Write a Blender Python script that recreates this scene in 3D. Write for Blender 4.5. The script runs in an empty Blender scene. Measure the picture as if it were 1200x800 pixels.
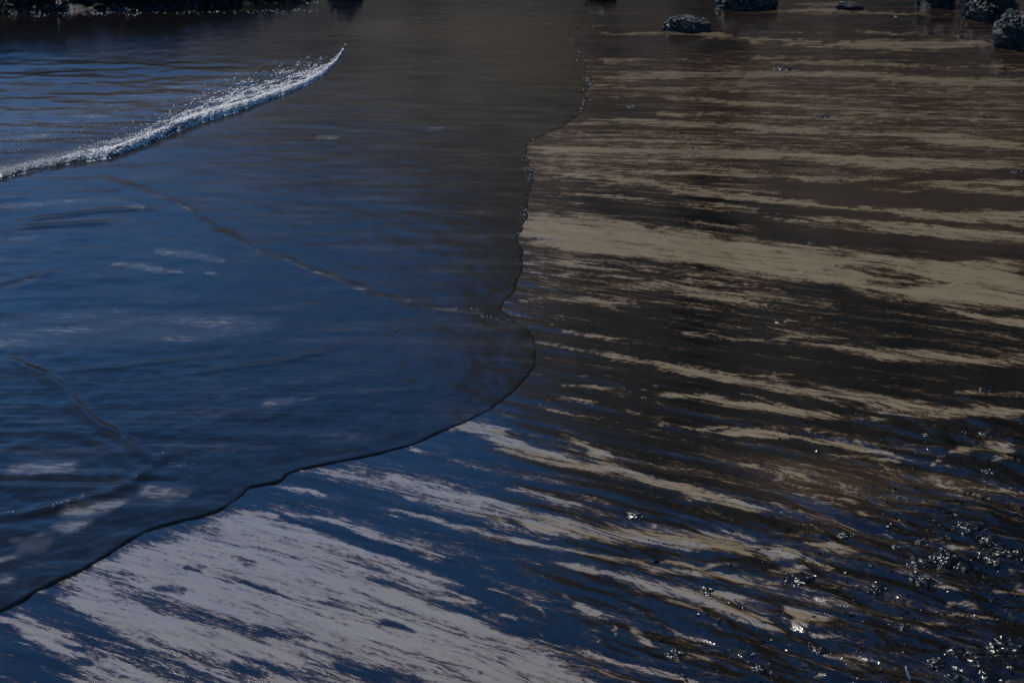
import bpy, bmesh, math, random
import numpy as np
from mathutils import Vector

scene = bpy.context.scene
C = scene.collection
R = math.radians
random.seed(7)
rng = np.random.default_rng(11)

# ------------------------------------------------------------------ camera
CAM_H = 2.5
PITCH = R(20.0)
HALF = 0.2916                      # tan of half the horizontal field of view
cam_data = bpy.data.cameras.new('camera')
cam_data.sensor_width = 36.0
cam_data.lens = 18.0 / HALF
cam_data.clip_start = 0.05
cam_data.clip_end = 4000.0
cam = bpy.data.objects.new('camera', cam_data)
cam.location = (0.0, 0.0, CAM_H)
cam.rotation_euler = (math.pi / 2 - PITCH, 0.0, 0.0)
C.objects.link(cam)
scene.camera = cam

# ------------------------------------------------------------------ sky, sun, exposure
SUN_EL = R(55.0)
SUN_AZ = R(-42.0)                  # from the view direction (+Y), negative is to the left
world = bpy.data.worlds.new('World')
scene.world = world
world.use_nodes = True
wn = world.node_tree
bg = wn.nodes['Background']
sky = wn.nodes.new('ShaderNodeTexSky')
sky.sky_type = 'NISHITA'
sky.sun_disc = False
sky.sun_elevation = SUN_EL
sky.sun_rotation = SUN_AZ
sky.air_density = 0.7
sky.dust_density = 0.0
sky.ozone_density = 10.0
sky.altitude = 2500.0
tint = wn.nodes.new('ShaderNodeVectorMath'); tint.operation = 'MULTIPLY'
tint.inputs[1].default_value = (0.72, 1.0, 1.0)      # the photograph's cool white balance
wn.links.new(sky.outputs[0], tint.inputs[0])
wn.links.new(tint.outputs[0], bg.inputs[0])
bg.inputs[1].default_value = 0.15

sun_data = bpy.data.lights.new('sun', 'SUN')
sun_data.energy = 3.0
sun_data.angle = R(0.53)
sun_data.color = (1.0, 0.94, 0.85)
sun = bpy.data.objects.new('sun', sun_data)
sd = Vector((math.sin(SUN_AZ) * math.cos(SUN_EL), math.cos(SUN_AZ) * math.cos(SUN_EL), math.sin(SUN_EL)))
sun.rotation_euler = (-sd).to_track_quat('-Z', 'Y').to_euler()
sun.location = (-20, 20, 30)
C.objects.link(sun)

scene.view_settings.view_transform = 'Standard'
scene.view_settings.look = 'None'
scene.view_settings.gamma = 1.0
scene.view_settings.exposure = 0.18

# ------------------------------------------------------------------ helpers
FPX = 600.0 / HALF
SP, CP = math.sin(PITCH), math.cos(PITCH)

def at(px, py, z=0.0):
    """ground point seen at a pixel of the 1200 x 800 photograph"""
    a = (px - 600.0) / FPX
    b = (400.0 - py) / FPX
    dy, dz = CP + b * SP, -SP + b * CP
    t = (z - CAM_H) / dz
    return (a * t, dy * t)

def atv(pts, z=0.0):
    return np.array([at(p[0], p[1], z) for p in pts])

def hash2(ix, iy, seed):
    h = (ix.astype(np.int64) * 374761393 + iy.astype(np.int64) * 668265263 + seed * 974634777) & 0xFFFFFFFF
    h = ((h ^ (h >> 13)) * 1274126177) & 0xFFFFFFFF
    h = (h ^ (h >> 16)) & 0xFFFFFFFF
    return h.astype(np.float64) / 4294967295.0

def pnoise(x, y, seed=0):
    ix, iy = np.floor(x), np.floor(y)
    fx, fy = x - ix, y - iy
    ux = fx * fx * fx * (fx * (fx * 6 - 15) + 10)
    uy = fy * fy * fy * (fy * (fy * 6 - 15) + 10)
    def g(ox, oy):
        a = hash2(ix + ox, iy + oy, seed) * 2 * math.pi
        return np.cos(a) * (fx - ox) + np.sin(a) * (fy - oy)
    n0 = g(0, 0) * (1 - ux) + g(1, 0) * ux
    n1 = g(0, 1) * (1 - ux) + g(1, 1) * ux
    return (n0 * (1 - uy) + n1 * uy) * 1.5

def fbm(x, y, oct=4, seed=0, rough=0.5):
    s = np.zeros_like(x); a = 1.0; f = 1.0
    for k in range(oct):
        s += a * pnoise(x * f, y * f, seed + k * 17)
        a *= rough; f *= 2.03
    return s

def sstep(t):
    t = np.clip(t, 0.0, 1.0)
    return t * t * (3 - 2 * t)

def seg_dist(X, Y, P):
    d = np.full(X.shape, 1e9)
    for k in range(len(P) - 1):
        ax, ay = P[k]; bx, by = P[k + 1]
        ex, ey = bx - ax, by - ay
        L = ex * ex + ey * ey + 1e-12
        t = np.clip(((X - ax) * ex + (Y - ay) * ey) / L, 0, 1)
        d = np.minimum(d, (X - ax - t * ex) ** 2 + (Y - ay - t * ey) ** 2)
    return np.sqrt(d)

def grid_mesh(name, X, Y, Z):
    nr, nc = X.shape
    co = np.empty((nr * nc, 3), np.float32)
    co[:, 0] = X.ravel(); co[:, 1] = Y.ravel(); co[:, 2] = Z.ravel()
    i = np.arange(nr * nc).reshape(nr, nc)
    q = np.stack([i[:-1, :-1], i[:-1, 1:], i[1:, 1:], i[1:, :-1]], -1).reshape(-1, 4)
    # keep normals up
    p0, p1, p2 = co[q[0, 0]], co[q[0, 1]], co[q[0, 2]]
    if np.cross(p1 - p0, p2 - p0)[2] < 0:
        q = q[:, ::-1]
    me = bpy.data.meshes.new(name)
    n = len(q)
    me.vertices.add(len(co)); me.vertices.foreach_set('co', co.ravel())
    me.loops.add(n * 4); me.loops.foreach_set('vertex_index', np.ascontiguousarray(q).ravel().astype(np.int32))
    me.polygons.add(n); me.polygons.foreach_set('loop_start', np.arange(0, n * 4, 4, dtype=np.int32))
    me.polygons.foreach_set('use_smooth', np.ones(n, bool))
    me.update(calc_edges=True)
    return me

def fattr(me, name, arr):
    a = me.attributes.new(name, 'FLOAT', 'POINT')
    a.data.foreach_set('value', np.ascontiguousarray(arr, np.float32).ravel())

def vattr(me, name, x, y, z):
    a = me.attributes.new(name, 'FLOAT_VECTOR', 'POINT')
    v = np.stack([x.ravel(), y.ravel(), z.ravel()], -1).astype(np.float32)
    a.data.foreach_set('vector', v.ravel())

def link(name, me, mat=None, parent=None):
    o = bpy.data.objects.new(name, me)
    C.objects.link(o)
    if mat is not None and me is not None:
        me.materials.append(mat)
    if parent is not None:
        o.parent = parent
    return o

def tag(o, label, cat, group=None):
    o['label'] = label; o['category'] = cat
    if group: o['group'] = group
    return o

class NT:
    """small node-tree writer"""
    def __init__(self, name):
        self.m = bpy.data.materials.new(name); self.m.use_nodes = True
        self.t = self.m.node_tree; self.b = self.t.nodes['Principled BSDF']
    def n(self, typ, **kw):
        nd = self.t.nodes.new(typ)
        for k, v in kw.items(): setattr(nd, k, v)
        return nd
    def l(self, a, b): self.t.links.new(a, b)
    def put(self, sock, v):
        if isinstance(v, (int, float)): sock.default_value = v
        elif isinstance(v, tuple): sock.default_value = v
        else: self.l(v, sock)
    def attr(self, name, vec=False):
        nd = self.n('ShaderNodeAttribute'); nd.attribute_name = name
        return nd.outputs['Vector'] if vec else nd.outputs['Fac']
    def math(self, op, a, b=0.0, c=None, clamp=False):
        nd = self.n('ShaderNodeMath', operation=op); nd.use_clamp = clamp
        self.put(nd.inputs[0], a); self.put(nd.inputs[1], b)
        if c is not None: self.put(nd.inputs[2], c)
        return nd.outputs[0]
    def vmath(self, op, a, b):
        nd = self.n('ShaderNodeVectorMath', operation=op)
        self.put(nd.inputs[0], a); self.put(nd.inputs[1], b)
        return nd.outputs[0]
    def noise(self, vec, scale, detail=6.0, rough=0.55, dist=0.0, dim='3D'):
        nd = self.n('ShaderNodeTexNoise', noise_dimensions=dim)
        self.put(nd.inputs['Vector'], vec); nd.inputs['Scale'].default_value = scale
        nd.inputs['Detail'].default_value = detail; nd.inputs['Roughness'].default_value = rough
        nd.inputs['Distortion'].default_value = dist
        return nd.outputs['Fac']
    def rng(self, v, a, b, c=0.0, d=1.0):
        nd = self.n('ShaderNodeMapRange'); nd.interpolation_type = 'SMOOTHSTEP'
        self.put(nd.inputs[0], v)
        for k, q in zip((1, 2, 3, 4), (a, b, c, d)): nd.inputs[k].default_value = q
        return nd.outputs[0]
    def mix(self, f, a, b):
        nd = self.n('ShaderNodeMix', data_type='RGBA')
        self.put(nd.inputs[0], f)
        for s, v in ((nd.inputs[6], a), (nd.inputs[7], b)):
            if isinstance(v, tuple): s.default_value = (*v, 1.0)
            else: self.l(v, s)
        return nd.outputs[2]
    def bump(self, h, strength, dist, normal=None):
        nd = self.n('ShaderNodeBump'); nd.inputs['Strength'].default_value = strength
        nd.inputs['Distance'].default_value = dist; self.l(h, nd.inputs['Height'])
        if normal is not None: self.l(normal, nd.inputs['Normal'])
        return nd.outputs[0]
    def scale(self, v, s): return self.vmath('MULTIPLY', v, s)

# ------------------------------------------------------------------ traced lines of the shore (photo pixels, laid on the ground)
EDGE_PX = [(760,-120),(712,-60),(694,-14),(692,5),(688,20),(678,32),(668,40),(674,50),(682,65),(686,78),(688,90),(694,97),(688,105),
 (687,120),(683,130),(672,140),(650,153),(632,160),(620,168),(617,176),(620,190),(624,205),(622,220),(617,240),
 (619,252),(612,268),(608,280),(611,290),(612,310),(608,327),(600,345),(588,362),(597,370),(604,376),(618,385),
 (626,398),(628,412),(626,430),(612,448),(595,465),(570,482),(540,497),(510,509),(480,522),(450,530),(420,537),
 (380,545),(355,550),(340,555),(322,566),(300,570),(285,580),(270,590),(240,605),(205,613),(180,620),(160,630),
 (140,642),(120,655),(90,672),(50,690),(20,708),(0,718),(-60,745),(-200,800),(-350,850),(-700,960)]
EDGE = atv(EDGE_PX)
_o = np.argsort(EDGE[:, 1])
_ey, _ex = EDGE[_o, 1], EDGE[_o, 0]

def catmull(yq, ys, xs):
    """cubic through the traced points so that the water's rim has no corners"""
    k = np.clip(np.searchsorted(ys, yq) - 1, 0, len(ys) - 2)
    sl = np.gradient(xs, ys)
    h = ys[k + 1] - ys[k]; t = (yq - ys[k]) / h
    t = np.clip(t, 0, 1)
    h00 = 2*t**3 - 3*t**2 + 1; h10 = t**3 - 2*t**2 + t; h01 = -2*t**3 + 3*t**2; h11 = t**3 - t**2
    m0 = np.clip(sl[k], -8, 8); m1 = np.clip(sl[k + 1], -8, 8)
    return h00*xs[k] + h10*h*m0 + h01*xs[k+1] + h11*h*m1

def x_edge(y):
    y = np.asarray(y, float)
    x = catmull(y, _ey, _ex)
    far = y > _ey[-1]
    x = np.where(far, _ex[-1] + (y - _ey[-1]) * 0.05, x)
    near = y < _ey[0]
    x = np.where(near, _ex[0] - (_ey[0] - y) * 3.0, x)
    wob = 0.010 * pnoise(y * 9.0, y * 0 + 3.3, 5) + 0.005 * pnoise(y * 31.0, y * 0 + 9.1, 6) + 0.0022 * pnoise(y * 88.0, y * 0 + 1.7, 7)
    return x + wob * np.clip((y - 4.0) / 4.0, 0.3, 1.3)

# streaks of bare sand: (strength, [(px, py, half width px), ...]) in photo pixels
SAND = [
 (1,[(690,40,.8),(780,39,1.5),(830,40,3),(870,44,3.5),(900,47,3.5),(950,51,3),(1000,54,4),(1035,52,8),(1065,54,6),(1100,53,5),(1150,50,3.5),(1180,53,2)]),
 (.9,[(685,31,.6),(700,31,.6)]), (.8,[(768,59,.7),(786,62,1)]),
 (.85,[(692,71,1.2),(720,72,2),(740,71,3),(755,71,2)]), (.7,[(760,70,1),(800,69,1),(835,68,1.5)]),
 (.8,[(860,70,1.2),(900,67,2.2),(960,68,1.5)]),
 (.95,[(690,90,2.5),(720,92,3),(760,89,4),(800,88,4),(850,87,4),(900,88,3.5),(950,87,4),(1000,87,5),(1050,92,6),(1100,96,5.5),(1210,97,6)]),
 (.8,[(690,100,3),(720,102,3),(760,104,2.5),(820,105,2),(900,109,2.5),(980,112,2)]),
 (.9,[(780,114,2),(830,118,3),(900,122,3),(970,127,2.5),(1020,132,4),(1070,136,4.5),(1150,139,3),(1210,142,3.5)]),
 (.85,[(755,134,1.3),(830,134,2),(900,137,2),(980,140,1.5),(1040,145,1)]),
 (1,[(678,141,2.5),(720,142,4),(770,144,3.5),(830,146,4),(900,152,5),(950,153,5),(1000,157,4),(1050,157,5),(1100,163,6),(1150,166,7),(1210,173,6)]),
 (.75,[(660,155,2),(700,158,2),(760,157,2),(800,158,1.5)]), (.75,[(680,163,2),(800,165,2.5),(880,166,2)]),
 (1,[(620,176,4),(660,177,6),(720,176,5),(790,178,6),(870,180,7),(950,184,7),(1000,189,6),(1080,192,7),(1150,193,6),(1210,194,6)]),
 (.8,[(618,197,3),(680,197,3),(720,199,2)]), (.7,[(1120,152,1.2),(1210,152,1.5)]),
 (.95,[(900,14,2),(960,12,2.5),(1000,15,2),(1050,16,1.5),(1110,18,1.5)]), (.8,[(930,6,2),(990,5,2)]),
 (.85,[(945,38,1.3),(1000,37,1),(1040,39,2),(1095,41,1.5)]), (.8,[(1130,40,1),(1147,40,1)]),
 (.9,[(890,76,2),(950,73,3),(1000,74,3),(1050,76,3),(1085,78,2)]), (.85,[(1105,80,1.3),(1155,78,2),(1210,83,2.3)]),
 (.8,[(980,102,1.5),(1035,105,2.2)]), (.8,[(1070,106,2),(1140,107,2.7),(1160,108,1)]),
 (.75,[(980,120,1.5),(1100,123,2),(1210,126,2.3)]), (.8,[(1035,173,3),(1057,173,2)]),
 (1,[(635,202,3),(700,207,4),(760,215,5),(800,224,4.5),(850,227,5),(900,234,6),(950,241,4),(1000,244,2.5),(1030,248,2)]),
 (.9,[(730,203,3),(800,202,4),(900,204,5),(960,209,3.5),(1040,212,3.5),(1100,214,3.5),(1210,215,4)]),
 (.8,[(640,224,2),(700,229,2),(745,233,2)]), (.8,[(790,240,2),(860,242,2),(905,250,2)]),
 (.85,[(755,251,2),(810,257,3),(860,264,3),(905,268,2)]),
 (1.15,[(600,264,15),(620,266,17),(690,275,23),(750,282,21),(800,290,20),(850,298,22),(900,304,22),(950,309,22),(1000,318,24),(1050,325,27),(1100,331,27),(1150,333,29),(1220,336,29)]),
 (1,[(1030,250,4),(1100,253,9),(1150,256,9),(1220,257,10)]), (1,[(930,253,2.5),(1000,260,5),(1060,267,7),(1120,274,8),(1220,278,7)]),
 (.8,[(895,253,3),(945,260,2)]), (.85,[(1115,222,3),(1210,228,4)]), (.8,[(1000,222,2),(1100,225,2)]),
 (1,[(1095,361,1.5),(1140,369,5),(1180,376,6),(1220,380,5)]),
 (.85,[(612,308,3),(660,308,4),(700,313,3),(760,318,2),(810,323,2)]), (.8,[(640,320,2),(760,326,2),(860,332,2),(930,342,3)]),
 (.8,[(612,349,3),(660,352,5),(700,352,7),(745,359,4)]), (.65,[(630,334,3),(690,338,5),(760,333,4),(850,344,4),(930,352,4),(1000,363,3)]),
 (.8,[(800,344,2.5),(860,352,3),(897,359,2)]), (.75,[(785,388,1.3),(830,393,2),(885,398,2),(960,393,3),(1000,398,2)]),
 (.65,[(595,370,2),(640,376,2),(690,393,1.5),(722,398,1.5)]), (.6,[(900,386,2.5),(960,393,3.5)]),
 (1,[(628,400,1.5),(660,405,2),(720,416,3),(770,427,4),(800,434,5),(840,441,5),(880,449,6),(940,458,7),(1000,467,8),(1050,475,8),(1090,479,9),(1130,484,7),(1165,481,6),(1215,487,4)]),
 (.8,[(705,410,1),(760,422,2),(820,430,2),(860,437,1.5),(910,441,1.5)]),
 (.9,[(663,451,1.3),(690,453,2.5),(712,455,2)]), (.8,[(670,441,.8),(692,442,.8)]), (.8,[(715,454,2),(747,456,1)]),
 (.85,[(772,460,1.5),(820,466,3),(860,473,3),(900,477,4),(940,483,4.5),(1000,488,4),(1048,493,2)]),
 (.8,[(868,462,1.3),(900,470,2),(935,476,2.5)]), (.85,[(643,466,2),(665,468,2),(698,475,1)]), (.7,[(620,470,2),(660,482,2),(700,492,1)]),
 (.9,[(722,480,2),(747,486,2)]), (.85,[(765,493,2),(800,500,2),(833,506,1.5)]), (.9,[(826,501,2),(848,501,2)]),
 (1.05,[(855,506,5),(900,507,6),(940,515,5.5),(980,522,7.5),(1020,527,5),(1050,532,4.5),(1057,536,2.5)]), (1,[(995,533,2.5),(1025,537,3.5),(1048,537,3)]),
 (1,[(508,504,2),(540,496,9),(570,505,12),(600,522,11),(640,533,9),(680,545,6),(720,551,6),(760,563,6),(800,572,7),(840,583,7),(870,592,6),(903,599,3)]),
 (.85,[(655,507,3),(680,515,5),(695,525,9),(718,537,6)]), (.8,[(876,528,2),(886,545,3),(905,554,3),(935,570,3),(970,588,4),(1015,599,3)]),
 (.55,[(890,535,5),(930,548,10),(970,562,12),(1010,578,8)]),
 (.85,[(480,524,2.5),(502,533,2)]), (.8,[(600,569,4),(640,580,4),(672,590,3)]), (.75,[(655,574,2),(690,585,2),(715,593,2)]),
 (.8,[(925,401,2),(1000,408,5),(1040,415,7),(1100,418,8),(1160,422,5),(1215,426,5)]), (.7,[(945,501,.9),(995,511,.9)]),
 (.65,[(1120,459,2.5),(1215,463,3)]), (.95,[(1116,531,2),(1150,524,4),(1187,526,4)]), (.9,[(1153,536,2.5),(1177,534,4)]),
 (.9,[(1083,547,1),(1107,538,2.5)]), (.85,[(1028,544,1.3),(1047,553,2)]), (.95,[(1091,567,1.5),(1120,574,4),(1157,586,1.5)]),
 (.9,[(1163,574,1.5),(1215,579,4)]),
 (.92,[(358,550,2),(420,558,10),(470,568,14),(520,580,17),(560,590,17),(600,605,16),(650,618,15),(700,625,13),(760,628,13),(800,634,13),(850,637,13),(898,645,8)]),
 (1,[(448,594,1.5),(480,603,4),(520,612,4),(560,622,5),(600,631,4),(640,637,4),(690,648,4.5),(740,655,5),(770,666,5),(800,669,5),(850,676,5),(898,684,3)]),
 (.95,[(765,656,3),(800,660,5),(825,664,2)]), (.95,[(820,663,1.5),(857,663,2)]),
 (1,[(662,659,1.5),(700,668,4),(740,682,8),(780,693,10),(820,703,10),(860,715,7),(905,727,4)]), (1,[(828,690,3),(850,697,3.5),(872,704,1.5)]),
 (.95,[(868,724,2.5),(905,735,5)]), (.9,[(652,694,1.5),(680,708,4),(700,722,4),(712,738,4),(722,750,2)]), (.9,[(683,738,5),(693,741,4)]),
 (.85,[(700,746,2.5),(712,759,2)]), (.95,[(733,733,3),(750,745,6),(773,758,3)]), (.85,[(778,734,1.5),(800,742,2),(833,753,1.5)]), (.8,[(803,764,2.5),(833,776,2.5)]),
 (.75,[(783,774,5),(803,787,3)]), (1,[(630,747,1.8),(660,755,2),(690,764,4),(720,775,4),(760,787,4),(790,795,3),(835,804,3)]),
 (.8,[(630,737,1),(641,746,1)]), (.85,[(598,722,3),(614,727,1.5)]), (.85,[(603,699,1.5),(625,710,2),(648,723,1.5)]), (.9,[(527,700,4),(545,702,6),(560,706,3)]), (.9,[(573,687,2),(598,692,2.5)]),
 (.9,[(585,720,2),(605,722,2.5)]),
 (1.02,[(66,684,4),(100,680,24),(150,688,53),(200,691,73),(250,691,91),(290,695,105),(330,709,106),(400,731,109),(450,752,107),(500,774,104),(550,797,82),(600,832,88),(650,852,84),(700,872,82),(760,895,80)]),
 (.95,[(325,600,3),(360,606,6),(400,615,8),(450,635,11),(490,650,9),(532,668,5)]),
 (.98,[(-40,708,4),(0,727,5),(20,726,8),(50,745,11),(80,763,13),(110,785,20),(150,800,26),(200,818,27),(260,838,27),(400,890,25)]),
 (.85,[(66,700,1.5),(90,708,2),(117,729,1.5)]), (.8,[(148,749,1),(203,768,1.3)]), (.9,[(12,749,1),(31,753,1)]), (.85,[(333,569,1),(355,573,2),(374,577,1)]),
 (1,[(895,647,9),(930,650,6),(947,651,3)]), (1,[(953,639,2.5),(980,641,4.5),(1002,646,2)]), (.9,[(945,654,3),(968,662,6),(982,673,2.5)]), (.85,[(903,667,4),(945,668,4)]),
 (.9,[(895,685,4),(917,682,3)]), (1.05,[(908,711,3),(930,719,11),(960,720,8),(984,726,2.5)]), (1,[(925,728,8),(953,733,3)]), (.9,[(895,735,6),(917,738,3)]),
 (.7,[(958,745,3),(985,745,2)]), (.85,[(972,767,3),(1000,770,5),(1013,776,2)]), (.85,[(933,779,2.5),(962,793,2.5)]), (.8,[(995,599,3),(1023,606,1.5)]),
 (1.05,[(1088,632,1.5),(1110,630,3.5),(1124,626,2)]), (1,[(1131,643,2.5),(1144,641,2)]), (.9,[(1098,690,1.5),(1120,691,3),(1142,696,1)]),
 (.9,[(1103,713,1.5),(1130,709,2.7),(1150,712,3),(1160,721,2.5)]), (.85,[(1103,716,1),(1130,722,1.7),(1157,722,2)]),
 (.85,[(1073,735,1.5),(1087,736,2)]), (.95,[(1090,730,2.5),(1103,732,2.5)]), (1,[(1177,691,3),(1205,686,8)]), (.9,[(1187,670,2.5),(1210,667,4)]), (.8,[(1120,681,1.3),(1135,681,1.3)]),
]
# oil lying over the sand inside those streaks
OIL = [
 (.55,[(985,312,3),(1040,320,9),(1085,325,5)]), (.5,[(1005,331,3),(1050,334,4),(1105,333,3)]), (.3,[(930,318,4),(990,320,3)]),
 (.7,[(895,216,5),(950,228,9),(1050,233,9),(1120,237,8),(1215,241,6)]), (.6,[(895,245,4),(1000,251,4),(1080,258,4),(1150,264,3),(1215,270,3)]),
 (.55,[(890,270,9),(950,277,8),(1000,283,6),(1080,285,6),(1150,291,6),(1215,296,5)]), (.5,[(690,243,6),(800,252,5),(900,262,5)]),
 (.8,[(880,212,3),(1000,219,3),(1100,206,2),(1215,207,2)]),
 (.8,[(655,634,3),(700,640,7),(740,648,4),(788,653,2)]), (.7,[(590,608,3),(612,616,5)]), (.5,[(780,640,2),(860,655,3),(905,660,3)]),
 (.9,[(825,688,2),(836,690,3)]), (.85,[(308,597,2),(370,614,4),(420,632,6),(470,650,5),(515,663,6),(570,690,9)]),
 (.38,[(410,655,2),(450,680,6),(500,700,8),(560,722,6)]), (.55,[(445,729,4),(470,735,6),(486,741,4)]), (.3,[(385,695,5),(425,712,7),(450,728,5)]),
 (.42,[(100,665,3),(150,690,8),(200,710,10),(250,727,10),(320,750,6)]), (.5,[(188,688,3),(224,691,3)]), (.6,[(225,665,1.5),(242,670,3)]), (.4,[(205,670,2),(230,665,2)]),
 (.35,[(245,642,2),(295,662,4)]), (.38,[(300,735,7),(360,747,4)]), (.45,[(270,780,9),(350,783,9),(400,788,12),(490,800,10)]), (.5,[(395,778,4),(455,797,4)]),
 (.4,[(165,628,3),(190,632,4)]), (.4,[(60,760,2),(90,775,5),(110,776,3)]), (.35,[(90,755,2),(128,777,2)]),
 (.5,[(545,693,3),(600,708,4)]), (.6,[(908,518,2),(935,519,4),(950,521,2)]), (.7,[(945,526,2),(965,526,4),(980,524,3)]), (.55,[(1000,530,1),(1030,533,2),(1046,534,2)]),
 (.4,[(960,462,2),(1000,472,3),(1030,473,3)]), (.35,[(1055,468,3),(1110,477,3)]), (.3,[(310,612,3),(345,625,4)]), (.35,[(290,680,3),(330,693,3)]), (.3,[(360,700,2),(395,705,3)]),
]
def stroke_field(strokes, X, Y, mode, field, soft=0.75):
    for s, pts in strokes:
        p = atv(pts)
        up = np.array([at(q[0], q[1] - q[2])[1] for q in pts]); dn = np.array([at(q[0], q[1] + q[2])[1] for q in pts])
        hw = (up - dn) / 2; cy = (up + dn) / 2
        L = p[-1, 0] - p[0, 0]
        e = max(0.02, 0.06 * L)
        m = (X > p[0, 0] - e) & (X < p[-1, 0] + e) & (Y < up.max() * 1.05 + .1) & (Y > dn.min() * 0.95 - .1)
        if not m.any(): continue
        x, y = X[m], Y[m]
        c = np.interp(x, p[:, 0], cy); h = np.interp(x, p[:, 0], hw)
        endf = sstep((x - p[0, 0] + e) / (2 * e)) * sstep((p[-1, 0] + e - x) / (2 * e))
        sf = np.minimum(h * soft * 1.8, 0.07 + 0.35 * h)
        v = (s * .80 if mode == 'max' else s) * sstep((h + sf * .6 - np.abs(y - c)) / (1.2 * sf)) * endf
        if mode == 'max': field[m] = np.maximum(field[m], v)
        else: field[m] -= v
    return field

# broad fields by inverse-distance from a few spots (photo pixels laid on the ground)
def spots(X, Y, pts, p=3.0):
    P = atv(pts); num = np.zeros_like(X); den = np.zeros_like(X)
    for (x, y), q in zip(P, pts):
        w = 1.0 / (((X - x) ** 2 + (1.2 * (Y - y)) ** 2) + 0.02) ** (p / 2)
        num += w * q[2]; den += w
    return num / den

# ------------------------------------------------------------------ beach
def make_beach():
    ys = np.concatenate([[-60, -25, -10, -3, 0.5, 2.4, 3.2], 1.0 / np.linspace(1 / 3.6, 1 / 19.0, 560), [21, 24, 28, 34, 42, 55, 75, 110, 180, 320, 600]])
    a = np.concatenate([-np.geomspace(60, .36, 16)[:-1], np.linspace(-0.33, 0.335, 680), np.geomspace(.36, 60, 16)[1:]])
    Yg, A = np.meshgrid(ys, a, indexing='ij')
    X = A * np.clip(np.abs(Yg), 3.6, None)
    Y = Yg
    # streamlines of the run-off: integrate back to x = 0.5
    sy = np.array([2.0, 4.5, 6.5, 8.1, 10.0, 12.3, 20.0]); ss = np.array([-.62, -.60, -.48, -.43, -.13, -.05, -.02])
    v = Y.copy(); n = 24; Xc = np.clip(X, -4, 7); dx = (0.5 - Xc) / n
    for _ in range(n): v = v + np.interp(v, sy, ss) * dx
    base = spots(X, Y, [(760,20,.05),(1000,25,.12),(720,55,.02),(1000,65,.22),(1180,66,.2),(720,82,.38),(900,105,.42),(720,110,.38),(1150,115,.45),(720,128,.1),(900,165,.45),(1150,180,.35),(720,185,.5),
        (680,225,.30),(850,215,.42),(1100,220,.42),(640,240,.25),(800,245,.2),(640,300,.3),(700,330,.36),(850,345,.25),(1000,355,.22),(1150,345,.3),(640,365,.2),(750,378,.04),(950,380,.22),(1150,395,.22),
        (680,425,-.14),(850,415,-.14),(1050,440,-.08),(680,470,.04),(850,490,.04),(1050,510,.05),(640,500,.05),(800,540,.2),(960,560,.28),(1100,560,.1),(540,560,.1),(660,565,.10),(780,595,.12),(900,610,.05),(1050,620,.08),(1180,600,.1),
        (330,570,.05),(450,600,.0),(600,660,.02),(560,690,.12),(700,700,.06),(850,740,.1),(620,740,.05),(760,770,.12),(900,690,.12),(960,690,.08),(1100,700,.08),(1180,740,.05),(1000,770,.1),(60,715,.12),(130,755,.02),(20,780,-.1),(300,680,.6),(640,800,.3)])
    f = base - .05 * sstep((Y - 6.2) / 1.5) + 0.06 * fbm(X * .9, v * 5, 3, 3)
    # the run-off has smeared everything: marbled offsets along and across the flow
    k = (np.clip(Y, 3.5, 14) / 5.0) ** 1.6
    wy = k * (.014 * fbm(X * 5, v * 11, 3, 101) + .006 * fbm(X * 21, v * 30, 2, 105))
    wx = k * (.045 * fbm(X * 6, v * 16, 3, 111))
    mk = 1 + 1.2 * sstep((X - .6) / 1.2) * sstep((6.2 - Y) / 1.5)
    f = stroke_field(SAND, X + wx * mk, Y + wy * mk, 'max', f)
    f = stroke_field(OIL, X + wx, Y + wy, 'sub', f)
    mess = spots(X, Y, [(700,100,0),(1000,200,0),(800,300,0),(1100,330,.0),(700,430,.05),(900,430,.1),(1100,420,.15),(300,700,0),(200,760,0),(500,650,.05),(650,560,.12),(800,560,.2),(960,560,.3),(1120,500,.6),(1180,540,.9),
        (1120,620,1),(1000,640,.7),(900,690,.4),(750,690,.3),(700,760,.3),(850,770,.7),(1000,720,.9),(1100,700,1),(1180,700,1),(1180,790,1),(1050,780,1)])
    brown = spots(X, Y, [(700,50,.55),(1000,30,.5),(900,110,.75),(1100,150,.7),(700,120,.6),(700,190,.6),(1000,235,.85),(700,240,.3),(850,250,.25),(1100,270,.6),(700,320,.25),(900,340,.12),(1100,370,.15),(680,420,.1),(1000,430,.08),
        (700,480,.05),(900,480,.1),(960,565,.7),(1100,520,.12),(700,540,.15),(850,600,.05),(500,600,.05),(300,700,.3),(60,780,0),(600,680,.05),(800,720,.12),(1000,720,.18),(1100,740,.2),(1180,640,.05)])
    # relief: the sheet is flat sand, the clotted oil at the lower right stands up in folds along the flow
    mm = sstep((mess - .15) / .8)
    Z = 0.0016 * fbm(X * 2.2, v * 9.0, 3, 40) * (1 - .5 * mm)
    rid = 1 - np.abs(fbm(X * 4.0 + .9 * pnoise(X * 2.5, v * 4, 8), v * 7.5 + .9 * pnoise(X * 4, v * 4, 9), 4, 60, .5))
    Z += mm * (0.006 * (rid - .6) + 0.011 * fbm(X * 3.6, v * 6, 2, 70) + .0035 * fbm(X * 11, v * 17, 2, 73))
    Z += mm ** 2 * 0.002 * np.abs(fbm(X * 22, v * 34, 3, 80, .6))
    Z += -0.002 * np.clip(f, 0, 1) * mm
    dense = (Y > 3.0) & (Y < 20) & (np.abs(A) < .36)
    Z = np.where(dense, Z, 0.0)
    # the shore falls away under the sea
    xe = np.interp(Y, _ey, _ex)
    Z -= 0.045 * np.clip((xe - X - .05), 0, 40)
    me = grid_mesh('beach', X, Y, Z)
    fattr(me, 'sand', f); fattr(me, 'mess', mess); fattr(me, 'brown', brown)
    vattr(me, 'flow', X, v, np.zeros_like(X))
    return me, (X, Y, Z)

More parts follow.
